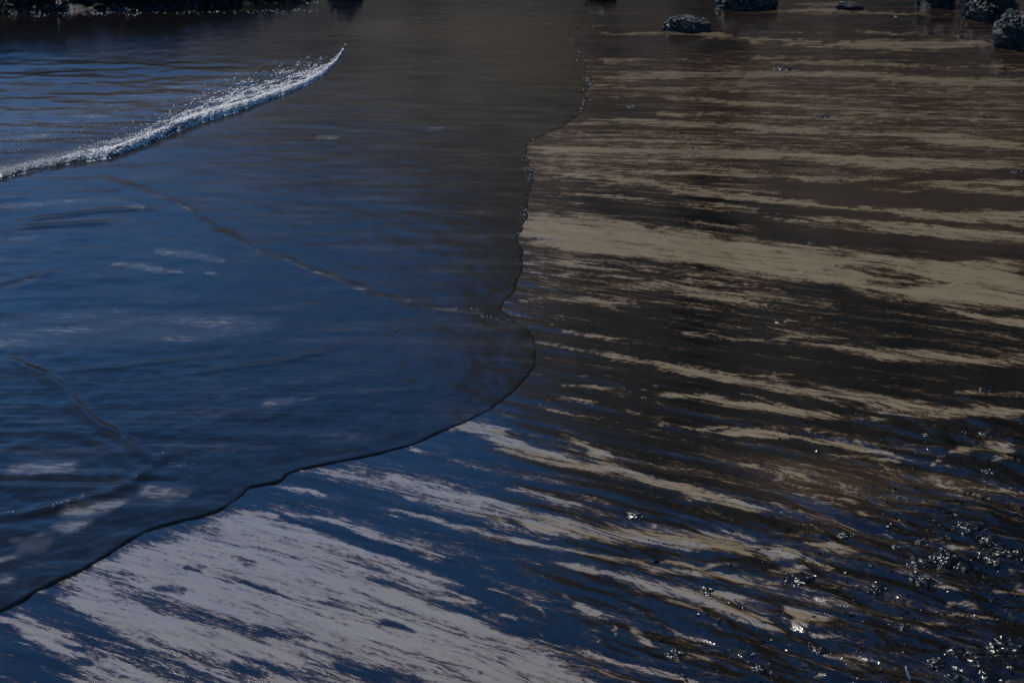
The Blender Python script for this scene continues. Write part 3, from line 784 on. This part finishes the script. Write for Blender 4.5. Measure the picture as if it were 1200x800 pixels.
def tar_mesh(seed, w, d, h, n=7):
    """a crumpled crust of oil: ridges, peaks and pits that run out into the sheet around them"""
    m = 46
    u, q = np.meshgrid(np.linspace(-1.25, 1.25, m), np.linspace(-1.25, 1.25, m), indexing='ij')
    off = seed * 3.7
    rr = np.sqrt(u ** 2 + q ** 2) * (1 + .55 * fbm(u * 1.6 + off, q * 1.6, 3, seed))
    env = sstep((1.05 - rr) / .8)
    rid = 1 - np.abs(fbm(u * 1.2 + off, q * 1.9 + off, 3, seed + 3, .5))
    pk = np.clip(fbm(u * 3.6 + off, q * 3.6, 2, seed + 11), 0, 2)
    z = h * (env * (.14 + .5 * rid ** 3 + .13 * pk) + .45 * env ** 2 - .18) - .9 * h * sstep((rr - .80) / .35) - .004 * sstep((rr - .95) / .2)
    jit = np.random.default_rng(seed).normal(0, .02, u.shape + (2,))
    lean = .35 * pnoise(u * 3 + off, q * 3, seed + 5) * env
    me = grid_mesh('tar_clump', (u + jit[..., 0] + lean) * w, (q + jit[..., 1] - lean * .5) * d, z)
    return me

def put_tar(px, py, wpx, hm, seed, label, n=7, name='tar_clump', cat='tar clump', group='clots of tar on the oiled sand'):
    x, y = at(px, py); w = (at(px + wpx / 2, py)[0] - x)
    me = tar_mesh(seed, w * 1.2, w * 1.15, hm * .72, n)
    o = link(name, me, M_TAR)
    o.location = (x, y, ground_z(x, y) + hm * .10)
    return tag(o, label, cat, group)

TAR = [
 (1110,657,38,.030,1,'largest domed lump of black tar, below the pointed patch of bare sand at the right',9),
 (1142,619,34,.014,2,'glinting crust of tar above the two small pale sand patches at the right',8),
 (1160,632,24,.012,3,'ragged tar crust just below the glinting crust at the right',6),
 (938,681,34,.014,4,'ridged tar clot left of centre in the clotted oil, above the bright gleaming rim',8),
 (745,604,20,.010,5,'isolated sparkling tar clot on the upper edge of the long grey sand streak',6),
 (1172,652,44,.020,6,'long low heap of tar by the right edge, right of the largest lump',9),
 (1082,662,34,.012,7,'flat tar clot touching the left side of the largest lump',7),
 (1084,683,26,.014,8,'tar clot directly below the flat clot beside the largest lump',7),
 (1030,690,20,.012,9,'small dark tar clot left of the curved tan streak in the clotted oil',6),
 (792,769,24,.010,10,'tar clot right of the orange tan patch near the bottom edge',7),
 (890,786,22,.012,11,'tar clot at the bottom edge, furthest left of the lowest row',7),
 (828,692,20,.008,12,'small tar bead sitting in the notch of the tan sand streak',5),
 (1124,661,26,.012,13,'spiky tar crumbs touching the right side of the largest lump',7),
 (990,627,16,.008,14,'little tar clot above the short pale sand patch in the clotted oil',5),
 (1150,778,60,.020,15,'broad glittering mound of tar in the lower right corner',11),
 (1120,766,30,.016,16,'tar clot on the left shoulder of the corner mound',7),
 (1185,760,44,.022,17,'tar heap at the right edge above the corner mound',9),
 (1100,775,24,.010,18,'tar clot just right of the upright pale stick',6),
 (960,762,18,.008,19,'tar clot above the feathered tan patch near the bottom',5),
 (1060,735,16,.009,20,'dark tar flake in the middle of the blue shining oil near the bottom right',4),
 (1158,508,18,.009,21,'small tar clot above the pale patches near the right edge',5),
 (1131,507,10,.007,22,'tiny bright tar bead left of the small clot near the right edge',4),
 (1085,511,10,.010,23,'upright tar bead right of the hooked sand patch',4),
 (1155,456,16,.008,24,'tar clot on the dark band near the right edge, above the hooked sand patch',5),
 (1160,553,14,.007,25,'tar clot below the pale patches near the right edge',4),
 (1082,634,18,.010,26,'tar clot at the left tip of the pointed sand patch',6),
 (1190,655,26,.014,27,'tar clump cut by the right edge beside the long low heap',6),
 (1050,640,14,.007,28,'tiny tar clot in open oil left of the pointed sand patch',4),
]
for a in TAR: put_tar(*a)
PEB = [
 (918,81,16,.016,31,'dark pebble on the upper striped sand, below the long sand streak',4), (966,137,14,.012,32,'flat dark pebble in the middle of the striped sand',4),
 (1190,202,12,.012,33,'dark pebble on the striped sand near the right edge',4), (740,125,12,.010,34,'dark pebble on the brown oil near the water line',4),
 (901,358,8,.010,35,'round dark pebble below the broad sand band',3), (1137,366,10,.007,36,'bluish dark pebble on the lower rim of the broad sand band',3),
 (771,452,6,.007,37,'tiny glinting pebble on the dark band right of the water tip',3), (757,466,8,.006,38,'tiny pebble just below the glinting pebble right of the water tip',3),
 (819,174,6,.006,39,'tiny pebble on the wide pale streak of the upper sand',3), (463,391,7,.012,40,'lone dark pebble standing in the thin water',3),
 (950,285,10,.008,41,'dark crumb on the upper rim of the broad sand band',4),
]
for a in PEB:
    o = put_tar(*a, name='pebble', cat='pebble', group='dark pebbles scattered on the beach')
    o.data.materials[0] = M_ROCK

# a pale stick standing in the tar, a twig, a scrap of shell
def tube(pts, rad, seg=8):
    bm = bmesh.new(); rings = []
    for k, (p, r) in enumerate(zip(pts, rad)):
        p = Vector(p); a = Vector(pts[max(0, k - 1)]); b = Vector(pts[min(len(pts) - 1, k + 1)])
        t = (b - a).normalized(); u = t.cross(Vector((0, 1, .2))).normalized(); v = t.cross(u)
        rings.append([bm.verts.new(p + (u * math.cos(6.2832 * i / seg) + v * math.sin(6.2832 * i / seg)) * r) for i in range(seg)])
    for A, B in zip(rings, rings[1:]):
        for i in range(seg): bm.faces.new((A[i], A[(i + 1) % seg], B[(i + 1) % seg], B[i]))
    bm.faces.new(rings[0][::-1]); bm.faces.new(rings[-1])
    bmesh.ops.recalc_face_normals(bm, faces=bm.faces)
    for f in bm.faces: f.smooth = True
    me = bpy.data.meshes.new('tube'); bm.to_mesh(me); bm.free(); return me

def plain(name, col, rough):
    t = NT(name); tc = t.n('ShaderNodeTexCoord').outputs['Object']
    n = t.noise(tc, 90, 5, .6)
    t.l(t.mix(n, tuple(c * .7 for c in col), col), t.b.inputs['Base Color']); t.b.inputs['Roughness'].default_value = rough
    t.l(t.bump(n, .3, .002), t.b.inputs['Normal'])
    return t.m
x, y = at(1067, 796)
o = link('stick', tube([(0,0,-.01),(-.006,0,.012),(-.012,.004,.026),(-.015,.006,.038)], [.0035,.0034,.003,.0015]), plain('bleached_wood', (.62,.6,.56), .35))
o.location = (x, y, ground_z(x, y)); tag(o, 'short pale stick standing upright in the tar near the bottom edge', 'stick')
x, y = at(1108, 641)
o = link('twig', tube([(0,0,-.004),(-.001,.001,.010),(.001,.001,.022),(-.002,.002,.034)], [.0022,.0018,.0015,.0008]), M_TAR)
o.location = (x, y, ground_z(x, y)); tag(o, 'thin black twig standing on the pointed sand patch behind the largest tar lump', 'twig')
M_SHELL = plain('shell', (.55,.53,.48), .4)
def shell_mesh(seed, w):
    rs = np.random.default_rng(seed); bm = bmesh.new()
    top = []; nr, ns = 5, 14
    c = bm.verts.new((0, 0, .22 * w))
    for i in range(1, nr + 1):
        ring = []
        for j in range(ns):
            a = 6.2832 * j / ns; r = w * i / nr * (1 + .12 * math.cos(a * 6)) * (.75 + .25 * math.cos(a))
            ring.append(bm.verts.new((r * math.cos(a), r * .7 * math.sin(a), .22 * w * (1 - (i / nr) ** 2) + .0006)))
        top.append(ring)
    for j in range(ns):
        bm.faces.new((c, top[0][j], top[0][(j + 1) % ns]))
        for i in range(nr - 1): bm.faces.new((top[i][j], top[i + 1][j], top[i + 1][(j + 1) % ns], top[i][(j + 1) % ns]))
    for f in bm.faces: f.smooth = True
    g = bmesh.ops.solidify(bm, geom=bm.faces[:], thickness=.0012)
    me = bpy.data.meshes.new('shell'); bm.to_mesh(me); bm.free(); return me
for px, py, wpx, lab in [(921, 377, 3.2, 'tiny white shell on the dark oil below the broad sand band'), (910, 378, 4.5, 'grey broken shell just left of the tiny white shell'),
                         (1049, 20, 3.0, 'tiny pale shell on the wet sand among the back rocks')]:
    x, y = at(px, py); w = at(px + wpx, py)[0] - x
    o = link('shell', shell_mesh(int(px), w), M_SHELL); o.location = (x, y, ground_z(x, y) + .001); o.rotation_euler = (.15, .1, px)
    tag(o, lab, 'shell')

# crumbs of tar and grit strewn over the clotted corner: far too many and too small to count
def make_crumbs():
    pts = []
    while len(pts) < 1500:
        px, py = random.uniform(760, 1240), random.uniform(490, 830)
        dens = .04 + .9 * max(0, (px - 820) / 400) * max(0, min(1, (py - 480) / 120)) * max(.0, .35 + 1.6 * float(fbm(np.array([px / 60.]), np.array([py / 28.]), 3, 131)[0]))
        if random.random() < dens: pts.append((px, py))
    bv = np.array([(1,0,0),(-1,0,0),(0,1,0),(0,-1,0),(0,0,1),(0,0,-1)], float)
    bf = np.array([(0,2,4),(2,1,4),(1,3,4),(3,0,4),(2,0,5),(1,2,5),(3,1,5),(0,3,5)])
    V, F = [], []
    for k, (px, py) in enumerate(pts):
        x, y = at(px, py); r = .0012 + .0042 * random.random() ** 3
        b = bv * np.array([r * random.uniform(.8, 2.4), r * random.uniform(.7, 1.3), r * random.uniform(.5, 1.1)])
        b = b + rng.normal(0, r * .22, b.shape)
        a = random.gauss(-.4, .8); ca, sa = math.cos(a), math.sin(a)
        b = np.stack([b[:, 0] * ca - b[:, 1] * sa, b[:, 0] * sa + b[:, 1] * ca, b[:, 2] + b[:, 0] * random.gauss(0, .3)], -1)
        V.append(b + np.array([x, y, ground_z(x, y) + r * .3])); F.append(bf + 6 * k)
    me = bpy.data.meshes.new('tar_crumbs'); me.from_pydata(np.concatenate(V).tolist(), [], np.concatenate(F).tolist()); me.update()
    o = link('tar_crumbs', me, M_TAR); o['kind'] = 'stuff'
    o['label'] = 'tiny glinting crumbs of tar strewn over the clotted oil'; o['category'] = 'tar crumbs'
make_crumbs()
